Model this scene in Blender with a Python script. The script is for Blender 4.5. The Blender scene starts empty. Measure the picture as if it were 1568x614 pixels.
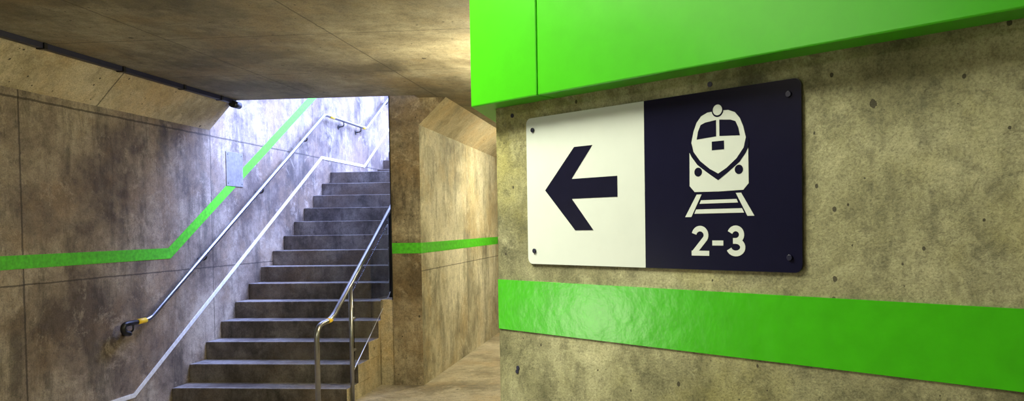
import bpy, bmesh, math, random
from mathutils import Vector, Matrix
random.seed(4)
sc = bpy.context.scene
try:
    sc.view_settings.view_transform = 'Standard'
    sc.view_settings.look = 'None'
except Exception as e:
    print(e)

# ------------------------------------------------------------------ node helpers
class NT:
    def __init__(s, name):
        s.m = bpy.data.materials.new(name); s.m.use_nodes = True
        s.t = s.m.node_tree; s.n = s.t.nodes; s.l = s.t.links
        s.b = s.n['Principled BSDF']
        s.pos = s.n.new('ShaderNodeNewGeometry').outputs['Position']
    def put(s, sock, v):
        if isinstance(v, bpy.types.NodeSocket): s.l.new(v, sock)
        else:
            if hasattr(sock, 'default_value'):
                if sock.type == 'RGBA' and len(v) == 3: v = (*v, 1)
                sock.default_value = v
    def math(s, op, a, b=0.0, c=None, clamp=False):
        n = s.n.new('ShaderNodeMath'); n.operation = op; n.use_clamp = clamp
        s.put(n.inputs[0], a); s.put(n.inputs[1], b)
        if c is not None: s.put(n.inputs[2], c)
        return n.outputs[0]
    def noise(s, scale, detail=6, rough=.6, stretch=None, off=(0, 0, 0), dist=0.0):
        mp = s.n.new('ShaderNodeMapping'); s.l.new(s.pos, mp.inputs['Vector'])
        if stretch: mp.inputs['Scale'].default_value = stretch
        mp.inputs['Location'].default_value = off
        n = s.n.new('ShaderNodeTexNoise'); s.l.new(mp.outputs[0], n.inputs['Vector'])
        n.inputs['Scale'].default_value = scale; n.inputs['Detail'].default_value = detail
        n.inputs['Roughness'].default_value = rough; n.inputs['Distortion'].default_value = dist
        return n.outputs['Fac']
    def voro(s, scale, stretch=None, rnd=1.0):
        mp = s.n.new('ShaderNodeMapping'); s.l.new(s.pos, mp.inputs['Vector'])
        if stretch: mp.inputs['Scale'].default_value = stretch
        n = s.n.new('ShaderNodeTexVoronoi'); s.l.new(mp.outputs[0], n.inputs['Vector'])
        n.inputs['Scale'].default_value = scale; n.inputs['Randomness'].default_value = rnd
        return n.outputs['Distance'], n.outputs['Color']
    def ramp(s, fac, stops):
        n = s.n.new('ShaderNodeValToRGB'); s.put(n.inputs[0], fac)
        e = n.color_ramp.elements
        while len(e) < len(stops): e.new(0.5)
        for i, (p, c) in enumerate(stops):
            if not hasattr(c, '__len__'): c = (c, c, c)
            e[i].position = p; e[i].color = (*c[:3], 1)
        return n.outputs[0]
    def mix(s, fac, a, b, mode='MIX'):
        n = s.n.new('ShaderNodeMix'); n.data_type = 'RGBA'; n.blend_type = mode
        s.put(n.inputs[0], fac); s.put(n.inputs[6], a); s.put(n.inputs[7], b)
        return n.outputs[2]
    def sep(s):
        n = s.n.new('ShaderNodeSeparateXYZ'); s.l.new(s.pos, n.inputs[0]); return n.outputs
    def bump(s, h, strength=.3, dist=.01, prev=None):
        n = s.n.new('ShaderNodeBump'); s.put(n.inputs['Height'], h)
        n.inputs['Strength'].default_value = strength; n.inputs['Distance'].default_value = dist
        if prev: s.l.new(prev, n.inputs['Normal'])
        return n.outputs[0]

def concrete(name, dark, mid, light, joints=(), rough=.75, pit=14, pit_amt=.06, off=(0, 0, 0),
             blot=.85, streak=(2.2, 2.2, .35), streak_amt=.5, blot_scale=1.1, fine=.40, lo=.40, hi=.61, grit=90, patch=.35, joint_amt=.7,
             tint=(1.05, .88, .66), thr=.078):
    k = NT(name)
    n1 = k.noise(blot_scale, 12, .68, off=off, dist=.2)
    col = k.ramp(n1, [(lo, dark), ((lo+hi)/2, mid), (hi, light)])
    n2 = k.noise(1.5, 12, .74, stretch=streak, off=(off[0]+5, off[1], off[2]), dist=.15)
    st = k.ramp(n2, [(.41, 1 - streak_amt), (.47, 1 - streak_amt*.45), (.51, 1.0)])
    col = k.mix(blot, col, st, 'MULTIPLY')
    n6 = k.noise(1.3, 8, .65, off=(off[0]+3, off[1]+4, off[2]+8))
    col = k.mix(k.math('MULTIPLY', k.ramp(n6, [(.48, 0.0), (.62, 1.0)]), .6), col, (mid[0]*tint[0], mid[1]*tint[1], mid[2]*tint[2]))
    n5 = k.noise(3.2, 12, .8, off=(off[0], off[1]+9, off[2]), dist=.5)
    col = k.mix(k.math('MULTIPLY', k.ramp(n5, [(.54, 0.0), (.60, 1.0)]), patch), col, tuple(min(1, c*1.3) for c in light))
    n3 = k.noise(16, 12, .85, off=off)
    f3 = k.ramp(n3, [(.40, 1 - fine), (.5, 1.0), (.60, 1.0 + fine*.35)])
    col = k.mix(1.0, col, f3, 'MULTIPLY')
    n4 = k.noise(grit, 4, .8)
    f4 = k.ramp(n4, [(.38, .58), (.5, .96), (.62, 1.12)])
    col = k.mix(.8, col, f4, 'MULTIPLY')
    wob = k.math('MULTIPLY', k.noise(60, 4, .7), .16)
    hole = None
    for sc_, am, pw in ((pit, pit_amt*2.0, 4.0), (pit*3.1, pit_amt*3.0, 3.0)):
        d, c = k.voro(sc_, stretch=(1, 1, .8))
        sepc = k.n.new('ShaderNodeSeparateColor'); k.l.new(c, sepc.inputs[0])
        rad = k.math('MULTIPLY', k.math('POWER', sepc.outputs[0], pw), am)
        p = k.math('LESS_THAN', k.math('ADD', d, wob), k.math('ADD', rad, thr))
        hole = p if hole is None else k.math('MAXIMUM', hole, p)
    col = k.mix(k.math('MULTIPLY', hole, .85), col, (0.025, 0.02, 0.016))
    h = k.math('MULTIPLY', hole, -.6)
    h = k.math('ADD', h, k.math('MULTIPLY', n3, .8))
    h = k.math('ADD', h, k.math('MULTIPLY', n4, .25))
    xyz = k.sep()
    for ax, p, w in joints:
        j = k.math('SUBTRACT', xyz[ax], p)
        j = k.math('ADD', j, k.math('MULTIPLY', k.math('SUBTRACT', k.noise(5, 5, .8), .5), .02))
        j = k.math('LESS_THAN', k.math('ABSOLUTE', j), w)
        col = k.mix(k.math('MULTIPLY', j, joint_amt), col, (0.02, 0.015, 0.012))
        h = k.math('SUBTRACT', h, j)
    k.put(k.b.inputs['Base Color'], col)
    k.put(k.b.inputs['Roughness'], k.ramp(n3, [(.3, rough-.12), (.7, min(1, rough+.1))]))
    k.put(k.b.inputs['Normal'], k.bump(h, .6, .006))
    return k.m

def simple(name, col, rough=.5, metal=0.0, bump=None, var=.08, coat=0.0, spec=.5):
    k = NT(name)
    n = k.noise(25, 5, .6)
    c2 = tuple(max(0, c*(1-var*2)) for c in col); c1 = tuple(min(1, c*(1+var)) for c in col)
    k.put(k.b.inputs['Base Color'], k.ramp(n, [(.3, c2), (.7, c1)]))
    k.b.inputs['Roughness'].default_value = rough
    k.b.inputs['Metallic'].default_value = metal
    k.b.inputs['Coat Weight'].default_value = coat
    k.b.inputs['Specular IOR Level'].default_value = spec
    if bump:
        sc_, st, di = bump
        k.put(k.b.inputs['Normal'], k.bump(k.noise(sc_, 3, .5), st, di))
    return k.m

# ------------------------------------------------------------------ geometry helpers
def raw(name, verts, faces, mat, smooth=False):
    me = bpy.data.meshes.new(name); me.from_pydata([tuple(v) for v in verts], [], faces)
    bm = bmesh.new(); bm.from_mesh(me)
    bmesh.ops.recalc_face_normals(bm, faces=bm.faces); bm.to_mesh(me); bm.free()
    if smooth:
        for p in me.polygons: p.use_smooth = True
    me.materials.append(mat)
    o = bpy.data.objects.new(name, me); sc.collection.objects.link(o)
    return o

def facemat(o, mat, test):
    o.data.materials.append(mat); i = len(o.data.materials)-1
    for p in o.data.polygons:
        if test(p): p.material_index = i

def origin_to(o, loc):
    loc = Vector(loc); o.data.transform(Matrix.Translation(-loc)); o.location = loc; return o

def base_origin(o):
    vs = [v.co for v in o.data.vertices]
    lo = Vector([min(v[i] for v in vs) for i in range(3)]); hi = Vector([max(v[i] for v in vs) for i in range(3)])
    return origin_to(o, ((lo.x+hi.x)/2, (lo.y+hi.y)/2, lo.z))

def prism(name, poly, axis, a, b, mat, mapf=None):
    def P(p, t):
        if mapf: return mapf(p[0], p[1], t)
        return {'x': (t, p[0], p[1]), 'y': (p[0], t, p[1]), 'z': (p[0], p[1], t)}[axis]
    n = len(poly)
    v = [P(p, a) for p in poly] + [P(p, b) for p in poly]
    f = [list(range(n)), list(range(2*n-1, n-1, -1))] + [[i, (i+1) % n, n+(i+1) % n, n+i] for i in range(n)]
    return raw(name, v, f, mat)

def box(name, x0, x1, y0, y1, z0, z1, mat):
    return prism(name, [(x0, y0), (x1, y0), (x1, y1), (x0, y1)], 'z', z0, z1, mat)

def bevel(o, w, seg=2):
    m = o.modifiers.new('bev', 'BEVEL'); m.width = w; m.segments = seg; m.limit_method = 'ANGLE'; return o

def child(o, par):
    o.parent = par
    o.matrix_parent_inverse = Matrix.Translation(-Vector(par.location)); return o

def top(o, label, cat, group=None, kind=None):
    o['label'] = label; o['category'] = cat
    if group: o['group'] = group
    if kind: o['kind'] = kind
    return o
def structure(o, label, cat):
    base_origin(o); return top(o, label, cat, kind='structure')

def empty(name, loc):
    e = bpy.data.objects.new(name, None); e.empty_display_size = .1; e.location = loc
    sc.collection.objects.link(e); return e

def fillet(pts, r, seg=7):
    pts = [Vector(p) for p in pts]; out = [pts[0]]
    for i in range(1, len(pts)-1):
        p = pts[i]; a = (pts[i-1]-p); b = (pts[i+1]-p)
        ra = min(r, a.length*.49); rb = min(r, b.length*.49)
        A = p+a.normalized()*ra; B = p+b.normalized()*rb
        for k in range(seg+1):
            t = k/seg; out.append(A*(1-t)**2+p*2*t*(1-t)+B*t*t)
    out.append(pts[-1]); return out

def tube(name, pts, r, mat, fil=.06, sides=18):
    p = fillet(pts, fil) if len(pts) > 2 else [Vector(q) for q in pts]
    verts = []; faces = []
    t0 = (p[1]-p[0]).normalized()
    up = Vector((1, 0, 0)) if abs(t0.x) < .9 else Vector((0, 0, 1))
    nrm = (up-t0*up.dot(t0)).normalized()
    for i, q in enumerate(p):
        t = ((p[min(i+1, len(p)-1)]-p[max(i-1, 0)])).normalized()
        nrm = (nrm-t*nrm.dot(t)).normalized(); bn = t.cross(nrm)
        for k in range(sides):
            a = 2*math.pi*k/sides; verts.append(q+nrm*math.cos(a)*r+bn*math.sin(a)*r)
    for i in range(len(p)-1):
        for k in range(sides):
            faces.append([i*sides+k, i*sides+(k+1) % sides, (i+1)*sides+(k+1) % sides, (i+1)*sides+k])
    faces.append(list(range(sides))); faces.append([(len(p)-1)*sides+k for k in range(sides)])
    o = raw(name, verts, faces, mat)
    for pl in o.data.polygons:
        if len(pl.vertices) == 4: pl.use_smooth = True
    return o

# ------------------------------------------------------------------ dimensions (metres)
XL = -4.6            # tunnel side wall with the handrail
XS = -2.87           # open side of the stair
XP0, XP1 = -2.72, -2.41   # pier wall between stair and passage
YP = 7.65; YO = 7.50      # pier front, start of the stair opening
ZC = 3.0
Y0 = 6.77; GO = .2815; Z0 = .15; RI = .178; NS = 14
CX, CY = -.37, 1.775      # corner of the sign wall
EX, EY = .8, -.6          # direction along the sign wall
def W(s, z, d): return (CX+EX*s-.6*d, CY+EY*s-.8*d, z)   # s along, d out of the sign wall

# ------------------------------------------------------------------ materials
m_left = concrete('concrete_side_wall', (.10, .072, .056), (.23, .182, .142), (.39, .33, .26),
                  joints=[(1, 5.12, .008), (1, 2.7, .006), (2, 1.27, .006), (2, 2.64, .008), (1, 7.5, .006), (1, 9.9, .006)], pit=9, pit_amt=.05, off=(3, 2, 1),
                  streak=(2.8, 2.8, .5), streak_amt=.55, fine=.36)
m_cham = concrete('concrete_chamfer', (.40, .335, .22), (.53, .455, .32), (.64, .565, .42), joints=[(1, 5.9, .007), (1, 3.6, .007)],
                  streak_amt=.25, pit=7, fine=.22, patch=.2)
m_ceil = concrete('concrete_ceiling', (.175, .148, .10), (.285, .25, .18), (.40, .36, .27),
                  joints=[(1, 6.3, .006), (1, 5.05, .006), (0, -3.4, .006), (0, -2.2, .006), (0, -1.0, .006)], pit=5, pit_amt=.05, streak=(.8, .3, 1), streak_amt=.4,
                  patch=.15, fine=.32, joint_amt=.55)
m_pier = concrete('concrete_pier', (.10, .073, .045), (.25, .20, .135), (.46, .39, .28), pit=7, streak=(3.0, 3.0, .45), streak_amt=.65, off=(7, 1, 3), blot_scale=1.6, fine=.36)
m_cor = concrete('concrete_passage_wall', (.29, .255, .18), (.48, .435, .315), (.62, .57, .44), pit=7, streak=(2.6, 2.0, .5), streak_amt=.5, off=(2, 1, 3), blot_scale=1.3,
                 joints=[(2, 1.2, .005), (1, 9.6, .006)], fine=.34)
m_near = concrete('concrete_sign_wall', (.155, .150, .088), (.32, .312, .195), (.49, .478, .33), pit=14, pit_amt=.060, blot_scale=2.4, off=(1, 8, 2),
                  streak=(4, 4, 2), streak_amt=.38, fine=.42, rough=.7, grit=240, lo=.38, hi=.64, patch=.32, tint=(1.10, 1.03, .5), thr=.081)
m_floor = concrete('concrete_floor', (.28, .235, .17), (.46, .40, .30), (.57, .51, .40), pit=5, pit_amt=.04, streak=(1, 1, 1), streak_amt=.3, rough=.5)
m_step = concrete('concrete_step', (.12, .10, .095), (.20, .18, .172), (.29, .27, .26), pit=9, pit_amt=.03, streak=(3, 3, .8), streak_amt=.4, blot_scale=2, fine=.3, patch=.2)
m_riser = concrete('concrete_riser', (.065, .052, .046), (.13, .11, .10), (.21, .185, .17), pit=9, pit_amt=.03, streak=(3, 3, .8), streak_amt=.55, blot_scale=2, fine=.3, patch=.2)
m_side_lit = concrete('concrete_stair_side_lit', (.40, .33, .22), (.56, .48, .34), (.68, .60, .45), pit=7, streak_amt=.3, fine=.3)  # tan concrete, paler because the passage lamp's light is put into its colour
m_noz = simple('nosing_grey', (.34, .32, .32), .55, var=.25)
m_green = simple('green_gloss_panel', (.046, .43, .003), .32, bump=(7, .05, .02), var=.03)
m_greenp = simple('green_wall_paint', (.050, .45, .006), .24, bump=(28, .10, .009), var=.05)
m_greend = simple('green_flat_paint', (.08, .53, .015), .55, bump=(30, .3, .005), var=.18)
m_steel = simple('brushed_steel', (.34, .34, .37), .32, 1.0, bump=(120, .05, .001), var=.05)
m_plate = simple('dull_steel_plate', (.24, .23, .22), .5, .3, var=.15)
m_dark = simple('dark_steel', (.03, .03, .035), .4, .6)
m_navyc = simple('navy_conduit', (.012, .014, .05), .45)
m_yel = simple('yellow_tape', (.9, .6, .03), .5)
m_whitet = simple('pale_trim_paint', (.70, .71, .74), .7, var=.10, spec=.2)
m_swhite = simple('sign_white', (.62, .68, .74), .3, var=.01, spec=.3)
m_snavy = simple('sign_navy', (.007, .007, .028), .25, var=.03, spec=.12)
m_sdark = simple('sign_black', (.007, .007, .026), .3, spec=.12)
m_alu = simple('sign_edge_dark', (.12, .12, .12), .4, .3)
m_bolt = simple('bolt_navy', (.010, .011, .045), .35, .2)
kg = NT('clear_glass')
kg.b.inputs['Base Color'].default_value = (.90, .97, 1.0, 1); kg.b.inputs['Roughness'].default_value = .0
kg.b.inputs['Transmission Weight'].default_value = 1; kg.b.inputs['IOR'].default_value = 1.25
m_glass = kg.m

# ------------------------------------------------------------------ shell
structure(box('floor', -4.9, 2.7, -3.2, 16.2, -.2, 0, m_floor), 'worn brownish concrete passage floor', 'floor')
structure(box('wall_left', XL-.3, XL, -3.2, 16.2, 0, 4.9, m_left), 'stained board-formed concrete side wall beside the stairs', 'wall')
structure(prism('trim_chamfer', [(XL, 2.70), (XL+.28, ZC), (XL, ZC)], 'y', -3, YO, m_cham), 'pale angled concrete haunch between wall and ceiling', 'concrete haunch')
wc = prism('wall_center', [(XP0, 0), (XP1, 0), (XP1, 2.72), (XP1+.29, ZC), (XP1, ZC), (XP1, 3.6), (XP0, 3.6)], 'y', YP, 16, m_pier)
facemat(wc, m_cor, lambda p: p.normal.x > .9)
facemat(wc, m_cham, lambda p: p.normal.x > .3 and p.normal.z < -.3)
structure(wc, 'stained concrete pier wall between stairs and passage', 'wall')
structure(prism('wall_right', [(CX, CY), (CX+EX*3.2, CY+EY*3.2), (2.7, CY+EY*3.2), (2.7, 16.2), (CX, 16.2)], 'z', 0, ZC, m_near),
          'pitted raw concrete wall carrying the sign', 'wall')
structure(box('wall_side', CX+EX*3.2, 2.7, -3.2, CY+EY*3.2, 0, ZC, m_near), 'raw concrete tunnel wall', 'wall')
structure(box('wall_back', XL, CX+EX*3.2, -3.2, -3.0, 0, ZC, m_near), 'raw concrete tunnel end wall', 'wall')
structure(box('wall_end', XP1, CX, 16, 16.2, 0, ZC, m_cor), 'concrete wall closing the passage', 'wall')
structure(prism('ceiling', [(XL, -3.2), (2.7, -3.2), (2.7, 16.2), (XP1, 16.2), (XP1, YO), (XL, YO)], 'z', ZC, 3.35, m_ceil),
          'dark stained concrete ceiling slab ending at the stair opening', 'ceiling')
structure(box('trim_5', XS+.001, XP0, YP+.02, 15.9, 0, .9, m_side_lit), 'pale concrete ledge between stair and pier, lamp light in its colour', 'concrete ledge')

# painted stripes
th = math.atan(.64); hw = .05
ye, ze = 11.4, 1.44+.64*(11.4-6.79)
mt = math.tan(th/2)*hw
poly = [(-3, 1.49), (6.79-mt, 1.49), (ye-math.sin(th)*hw, ze+math.cos(th)*hw), (ye+math.sin(th)*hw, ze-math.cos(th)*hw), (6.79+mt, 1.39), (-3, 1.39)]
structure(prism('trim_1', poly, 'x', XL, XL+.003, m_greend), 'bright green painted stripe climbing the wall with the stairs', 'painted stripe')
structure(prism('trim_2', [(XP0, YP-.003), (XP1+.003, YP-.003), (XP1+.003, 15.9), (XP1, 15.9), (XP1, YP), (XP0, YP)], 'z', 1.385, 1.495, m_greend),
          'green painted stripe wrapping the pier corner', 'painted stripe')
structure(prism('trim_3', [(0, 1.406), (3.19, 1.406), (3.19, 1.524), (0, 1.524)], None, 0, .0025, m_greenp, mapf=lambda s, z, d: W(s, z, d)),
          'glossy green painted stripe on the wall below the sign', 'painted stripe')

def ribbon(center, w):
    up = []; lo = []
    c = [Vector(p) for p in center]
    for i, p in enumerate(c):
        ds = []
        if i > 0: ds.append((c[i]-c[i-1]).normalized())
        if i < len(c)-1: ds.append((c[i+1]-c[i]).normalized())
        t = sum(ds, Vector((0, 0))).normalized(); n = Vector((-t.y, t.x))
        k = 1/max(.42, n.dot(Vector((-ds[0].y, ds[0].x))))
        up.append(tuple(p+n*w*k/2)); lo.append(tuple(p-n*w*k/2))
    return up+lo[::-1]
structure(prism('trim_4', ribbon([(5.9, .2), (6.25, .2), (10.16, 2.65), (11.72, 2.65), (14.2, 4.22)], .038), 'x', XL, XL+.008, m_whitet),
          'white metal skirting strip following the stair slope', 'skirting trim')

# ------------------------------------------------------------------ staircase
stair = empty('staircase', ((XL+XS)/2, Y0+2, 0))
top(stair, 'grey concrete staircase with a landing rising to daylight', 'staircase')
Ytop = Y0+GO*(NS-1); Ztop = Z0+RI*(NS-1)
YL = 12.3; NU = 3
XB = XS-.006
basep = [(Y0+.02, 0), (Y0+.02, Z0-.02), (Y0+GO, Z0-.005), (Ytop, Ztop-RI-.005), (Ytop+.02, Ztop-.16), (YL+.02, Ztop-.16), (YL+.02, Ztop-.01),
         (YL+GO, Ztop+RI-.012), (YL+GO*NU, Ztop+RI*NU-.012), (15.9, Ztop+RI*NU-.012), (15.9, 0)]
child(prism('stair_base', basep, 'x', XL+.001, XB, m_side_lit), stair)['label'] = 'pale concrete side of the stair, lamp light in its colour'
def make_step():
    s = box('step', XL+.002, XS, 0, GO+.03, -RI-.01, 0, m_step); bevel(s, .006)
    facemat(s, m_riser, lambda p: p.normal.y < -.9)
    facemat(s, m_side_lit, lambda p: p.normal.x > .9)
    nz = box('nosing_strip', XL+.03, XS-.02, .006, .03, -.002, .003, m_noz)
    return s, nz
s0, nz0 = make_step()
child(s0, stair); child(nz0, s0); nz0.matrix_parent_inverse = Matrix.Identity(4)
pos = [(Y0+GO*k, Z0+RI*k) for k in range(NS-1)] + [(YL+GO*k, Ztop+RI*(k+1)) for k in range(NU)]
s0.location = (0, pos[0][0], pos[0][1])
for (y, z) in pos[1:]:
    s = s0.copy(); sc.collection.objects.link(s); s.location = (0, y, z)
    n = nz0.copy(); sc.collection.objects.link(n); n.parent = s; n.matrix_parent_inverse = Matrix.Identity(4)
ld = box('landing', XL+.002, XS, Ytop, YL+.03, Ztop-.17, Ztop, m_step); bevel(ld, .006)
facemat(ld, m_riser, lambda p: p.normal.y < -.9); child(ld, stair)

# ------------------------------------------------------------------ wall handrail
XR = XL+.085; R = .021
hr = empty('handrail', (XR, 8.5, .78))
top(hr, 'polished steel wall handrail with yellow bands climbing the stair wall', 'handrail')
k = .632
child(tube('rail', [(XR, 6.22, .860), (XR, 6.36, .862), (XR, 10.10, .860+k*3.76), (XR, 11.62, 3.236), (XR, 13.6, 3.236+k*1.98)], R, m_steel, fil=.05), hr)
child(tube('return_end', [(XL, 6.14, .765), (XR, 6.12, .765), (XR, 6.02, .79), (XR, 6.03, .858), (XR, 6.23, .860)], R+.001, m_dark, fil=.04), hr)
def band(y0, z0, y1, z1):
    return child(tube('yellow_band', [(XR, y0, z0), (XR, y1, z1)], R+.003, m_yel), hr)
band(6.20, .860, 6.31, .861)
band(10.26, 3.236, 10.40, 3.236)
band(11.45, 3.236, 11.56, 3.236)
for by in (6.15, 7.25, 8.4, 9.55, 10.75, 11.4, 12.6):
    bz = .86 if by < 6.34 else (.86+k*(by-6.34) if by < 10.1 else (3.236 if by < 11.62 else 3.236+k*(by-11.62)))
    b = child(tube('bracket', [(XR, by, bz-R*.8), (XR, by, bz-.075), (XL+.012, by, bz-.085)], .008, m_dark, fil=.03, sides=10), hr)
    child(tube('mounting_disc', [(XL, by, bz-.085), (XL+.010, by, bz-.085)], .032, m_dark, sides=20), b)

# ------------------------------------------------------------------ free-standing balustrade
XH = XS+.005
bl = empty('balustrade', (XH, 6.9, 0))
top(bl, 'steel tube balustrade with glass infill on the open stair edge', 'balustrade')
XH = XS+.022
kr = .652
def zr(y): return .85+kr*(y-6.42)
child(tube('rail', [(XH, 6.12, 0), (XH, 6.12, .83), (XH, 6.42, .85), (XH, 9.4, zr(9.4))], .022, m_steel, fil=.12), bl)
child(tube('yellow_band', [(XH, 6.33, .845), (XH, 6.40, .849)], .0245, m_yel), bl)
child(tube('floor_collar', [(XH, 6.12, 0), (XH, 6.12, .01)], .05, m_steel, sides=24), bl)
XQ = XS+.026
child(tube('post', [(XQ, 6.84, 0), (XQ, 6.84, zr(6.84)-.012)], .019, m_steel), bl)
child(tube('post', [(XQ, 7.93, .9), (XQ, 7.93, zr(7.93)-.012)], .019, m_dark), bl)
child(tube('post', [(XQ, 8.08, .9), (XQ, 8.08, zr(8.08)-.012)], .019, m_dark), bl)
gp = [(6.90, .33), (7.87, .93), (7.87, zr(7.87)-.10), (6.90, zr(6.90)-.10)]
child(prism('glass_panel', gp, 'x', XQ-.004, XQ+.004, m_glass), bl)['label'] = 'clear glass infill panel'
child(tube('glass_clamp', [(XQ, 6.855, .8), (XQ, 6.92, .8)], .014, m_steel, sides=12), bl)
child(tube('glass_clamp', [(XQ, 6.855, .5), (XQ, 6.92, .5)], .014, m_steel, sides=12), bl)
child(tube('bottom_rail', [(XQ, 6.86, .295), (XQ, 7.92, .295+1.06*.632)], .005, m_whitet, sides=12), bl)

p = box('edge_channel', XP0-.010, XP0-.001, YP-.004, YP+.06, .9, ZC+.4, m_dark)
base_origin(p); top(p, 'dark steel channel fixed to the pier edge', 'steel channel')

# ------------------------------------------------------------------ conduit along the haunch
cd = empty('cable_conduit', (XL+.30, 5, 2.95)); top(cd, 'dark navy cable conduit running under the ceiling edge', 'cable conduit')
child(box('channel', XL+.268, XL+.312, -3, YO-.02, 2.960, ZC-.001, m_navyc), cd)
child(tube('end_cap', [(XL+.31, YO-.10, 2.95), (XL+.31, YO+.03, 2.95)], .036, m_dark, sides=20), cd)
for yy in (4.2, 5.0, 5.8, 6.6, 7.2):
    child(box('clip', XL+.258, XL+.322, yy, yy+.03, 2.954, ZC-.0005, m_dark), cd)

# steel cover plate
pl = box('cover_plate', XL, XL+.008, 7.78, 8.11, 2.135, 2.51, m_plate); bevel(pl, .002)
base_origin(pl); top(pl, 'square brushed steel cover plate over the green stripe', 'cover plate')
for yy in (7.81, 8.08):
    for zz in (2.165, 2.48):
        child(tube('screw', [(XL+.007, yy, zz), (XL+.011, yy, zz)], .005, m_dark, sides=10), pl)

# ------------------------------------------------------------------ green cladding on the sign wall
ZF = 1.931; D = .06
o1 = [(-.4215, 1.739), (W(.2008, 0, D)[0], W(.2008, 0, D)[1]), (W(.2008, 0, .001)[0], W(.2008, 0, .001)[1]), (CX-.001, CY-.001), (CX-.001, 4.2), (-.4215, 4.2)]
c1 = prism('cladding_panel', o1, 'z', ZF, ZC-.002, m_green); bevel(c1, .003, 2); base_origin(c1)
top(c1, 'narrow bright green gloss cladding panel wrapping the wall corner', 'cladding panel', group='green cladding panels above the sign')
c2 = prism('cladding_panel', [(.2035, .001), (3.19, .001), (3.19, D), (.2035, D)], None, ZF, ZC-.002, m_green, mapf=lambda s, d, z: W(s, z, d))
bevel(c2, .003, 2); base_origin(c2)
top(c2, 'long bright green gloss cladding panel above the sign', 'cladding panel', group='green cladding panels above the sign')

# ------------------------------------------------------------------ sign
S0, S1, SM = .108, .782, .447; B0, B1 = 1.564, 1.896
def plate(name, poly, d0, d1, mat): return prism(name, poly, None, d0, d1, mat, mapf=lambda s, z, d: W(s, z, d))
def rrect(a, b, c, d, r, corners=(1, 1, 1, 1), seg=6):
    out = []
    for i, (x, y, sa) in enumerate([(b-r, c+r, -90), (b-r, d-r, 0), (a+r, d-r, 90), (a+r, c+r, 180)]):
        if corners[i]:
            for q in range(seg+1):
                an = math.radians(sa+90*q/seg); out.append((x+r*math.cos(an), y+r*math.sin(an)))
        else:
            out.append([(b, c), (b, d), (a, d), (a, c)][i])
    return out
sign = plate('direction_sign', rrect(S0, S1, B0, B1, .014), .001, .004, m_alu)
origin_to(sign, W((S0+S1)/2, B0, .001))
top(sign, 'rectangular white and navy sign with arrow, train symbol and 2-3', 'sign')
def part(o): child(o, sign); return o
e = .0004
part(plate('arrow_panel', rrect(S0+e, SM, B0+e, B1-e, .0138, (0, 0, 1, 1)), .004, .0048, m_swhite))['label'] = 'white panel half'
part(plate('train_panel', rrect(SM, S1-e, B0+e, B1-e, .0138, (1, 1, 0, 0)), .004, .0048, m_snavy))['label'] = 'navy panel half'
F0, F1, F2, F3 = .0048, .0053, .0056, .0059
arrow = [(.1670, 1.730), (.2570, 1.820), (.3095, 1.820), (.2480, 1.7515), (.3765, 1.7515), (.3765, 1.7085), (.2480, 1.7085), (.3095, 1.640), (.2570, 1.640)]
part(plate('arrow_symbol', arrow, F0, F1, m_sdark))
cs = .6175
def mir(h): return [(cs+x, z) for x, z in h] + [(cs-x, z) for x, z in h[::-1] if abs(x) > 1e-6]
def disc(s, z, r, n=28): return [(s+r*math.cos(2*math.pi*i/n), z+r*math.sin(2*math.pi*i/n)) for i in range(n)]
train = empty('train_symbol', W(cs, 1.66, F0)); train.parent = sign; train.matrix_parent_inverse = Matrix.Translation(-sign.location)
def tp(o):
    o.parent = train; o.matrix_parent_inverse = Matrix.Translation(-Vector(W(cs, 1.66, F0))); return o
body = mir([(0, 1.8575), (.022, 1.8565), (.036, 1.851), (.046, 1.840), (.053, 1.824), (.0575, 1.806), (.0595, 1.795), (.0625, 1.793), (.0630, 1.722), (.052, 1.7105), (0, 1.7095)])
tp(plate('train_body', body, F0, F1, m_swhite))
tp(plate('head_lamp', disc(cs, 1.8585, .0125), F1, F2, m_snavy))
tp(plate('head_lamp', disc(cs, 1.8590, .0098), F2, F3, m_swhite))
for sg in (-1, 1):
    win = [(cs+sg*x, z) for x, z in [(.0035, 1.841), (.027, 1.8385), (.037, 1.835), (.043, 1.823), (.046, 1.8085), (.0035, 1.811)]]
    tp(plate('window', win, F1, F2, m_snavy))
    tp(plate('buffer', disc(cs+sg*.0435, 1.7475, .0085), F1, F2, m_snavy))
    v = [(cs+sg*x, z) for x, z in [(.0640, 1.803), (.0580, 1.803), (.0535, 1.786), (.039, 1.768), (.018, 1.752), (0, 1.7425), (0, 1.7300), (.022, 1.7445), (.045, 1.761), (.058, 1.777), (.0640, 1.788)]]
    tp(plate('front_line', v, F1, F2, m_snavy))
    rail = [(cs+sg*x, z) for x, z in [(.0365, 1.7055), (.0475, 1.7055), (.0740, 1.6635), (.0600, 1.6635)]]
    tp(plate('track_rail', rail, F0, F1, m_swhite))
tp(plate('front_plate', [(cs-.013, 1.786), (cs+.013, 1.786), (cs+.013, 1.802), (cs-.013, 1.802)], F1, F2, m_snavy))
tp(plate('track_sleeper', [(cs-.041, 1.688), (cs+.041, 1.688), (cs+.038, 1.6945), (cs-.038, 1.6945)], F0, F1, m_swhite))
tp(plate('track_sleeper', [(cs-.053, 1.6695), (cs+.053, 1.6695), (cs+.049, 1.6775), (cs-.049, 1.6775)], F0, F1, m_swhite))
def arc(cx, cy, rx, ry, a0, a1, n=18):
    return [(cx+rx*math.cos(math.radians(a0+(a1-a0)*i/n)), cy+ry*math.sin(math.radians(a0+(a1-a0)*i/n))) for i in range(n+1)]
sw = .0104; H = .0560; z0 = 1.5905
x2 = .5575; w2 = .0390
c2x = x2+w2/2-.0005
two = arc(c2x, z0+H-.0175, .0133, .0124, 168, -30)
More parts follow.
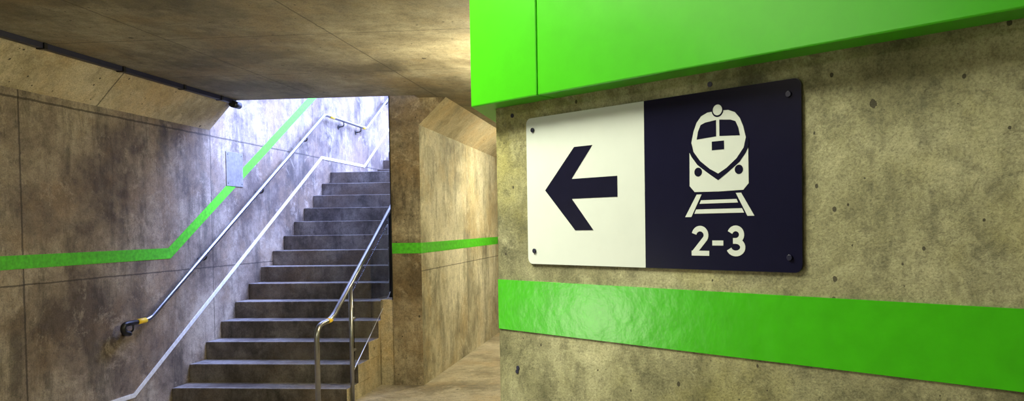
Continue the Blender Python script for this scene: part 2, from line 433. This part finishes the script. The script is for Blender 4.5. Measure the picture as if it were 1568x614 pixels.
part(plate('numeral', ribbon(two+[(x2+.0052, z0+sw/2)], sw), F0, F1, m_swhite))['label'] = 'white numeral 2'
part(plate('numeral', [(x2, z0), (x2+w2, z0), (x2+w2, z0+sw*.9), (x2, z0+sw*.9)], F0, F1+.0001, m_swhite))['label'] = 'white foot of numeral 2'
part(plate('hyphen', [(.6035, z0+.0193), (.6270, z0+.0193), (.6270, z0+.0287), (.6035, z0+.0287)], F0, F1, m_swhite))
x3 = .6350
part(plate('numeral', ribbon(arc(x3+.0180, z0+H-.0166, .0123, .0114, 160, -90)+[(x3+.0125, z0+H-.0280)], sw), F0, F1, m_swhite))['label'] = 'white upper bowl of numeral 3'
part(plate('numeral', ribbon([(x3+.0125, z0+H-.0280)]+arc(x3+.0180, z0+.0166, .0145, .0114, 90, -162), sw), F0, F1+.0001, m_swhite))['label'] = 'white lower bowl of numeral 3'
for s, z in ((.130, 1.868), (.130, 1.594), (.759, 1.870), (.759, 1.590)):
    b = plate('bolt', disc(s, z, .0055, 16), F0, .0078, m_bolt); bevel(b, .001, 2); part(b)

for s, z in ((.5985, 1.909), (.0575, 1.909), (.060, 1.309), (.063, 1.318)):
    b = plate('wall_plug', disc(s, z, .005, 14), -.002, .0015, m_bolt)
    origin_to(b, W(s, z, 0)); top(b, 'small dark blue plastic plug set in concrete', 'wall plug', group='plugs in the concrete wall')

# ------------------------------------------------------------------ lights
def area(name, loc, dirv, size, energy, col, sy=None):
    l = bpy.data.lights.new(name, 'AREA'); l.energy = energy; l.color = col; l.size = size
    if sy: l.shape = 'RECTANGLE'; l.size_y = sy
    o = bpy.data.objects.new(name, l); o.location = loc
    o.rotation_euler = (-Vector(dirv)).to_track_quat('Z', 'Y').to_euler(); sc.collection.objects.link(o); return o
def point(name, loc, energy, col, r=.1):
    l = bpy.data.lights.new(name, 'POINT'); l.energy = energy; l.color = col; l.shadow_soft_size = r
    o = bpy.data.objects.new(name, l); o.location = loc; sc.collection.objects.link(o); return o
point('passage_lamp', (-1.0, 5.9, 2.40), 125, (1, .90, .56), .15)
area('passage_lamp_far', (-1.1, 10.0, 2.95), (-.35, 0, -1), .3, 140, (1, .93, .64), 1.2)
area('tunnel_lamp', (-1.20, 1.40, 2.95), (0, 0, -1), .4, 95, (1, .98, .66), .8)
area('tunnel_lamp_rear', (-2.9, -.6, 2.95), (0, 0, -1), .3, 42, (1, .90, .70), 1.3)
area('stripe_sheen_fill', (-4.5, .66, .92), (1, .25, .1), .22, 15, (1, .98, .76), .5)  # added unseen fill light, set low to raise a highlight on the green stripe
sun = bpy.data.lights.new('sky_sun', 'SUN'); sun.energy = 34; sun.angle = math.radians(55); sun.color = (.36, .48, 1.0)
so = bpy.data.objects.new('sky_sun', sun); sc.collection.objects.link(so)
so.rotation_euler = Vector((.85, .40, 1.0)).to_track_quat('Z', 'Y').to_euler()
w = bpy.data.worlds.new('World'); sc.world = w; w.use_nodes = True
bg = w.node_tree.nodes['Background']; bg.inputs[0].default_value = (.40, .50, 1.0, 1); bg.inputs[1].default_value = 7.0

# ------------------------------------------------------------------ camera
cam = bpy.data.cameras.new('camera'); co = bpy.data.objects.new('camera', cam); sc.collection.objects.link(co)
cam.sensor_width = 36; cam.lens = 26.40; cam.shift_x = -.074; cam.shift_y = .0424; cam.clip_start = .05
yaw = math.atan(100/1150); pit = math.radians(1.4); roll = .0137
f = Vector((-math.sin(yaw)*math.cos(pit), math.cos(yaw)*math.cos(pit), -math.sin(pit)))
r = Vector((math.cos(yaw), math.sin(yaw), 0)); u = r.cross(f)
r2 = r*math.cos(roll)-u*math.sin(roll); u2 = u*math.cos(roll)+r*math.sin(roll)
M = Matrix((r2, u2, -f)).transposed().to_4x4(); M.translation = (0, 0, 1.65)
co.matrix_world = M
sc.camera = co
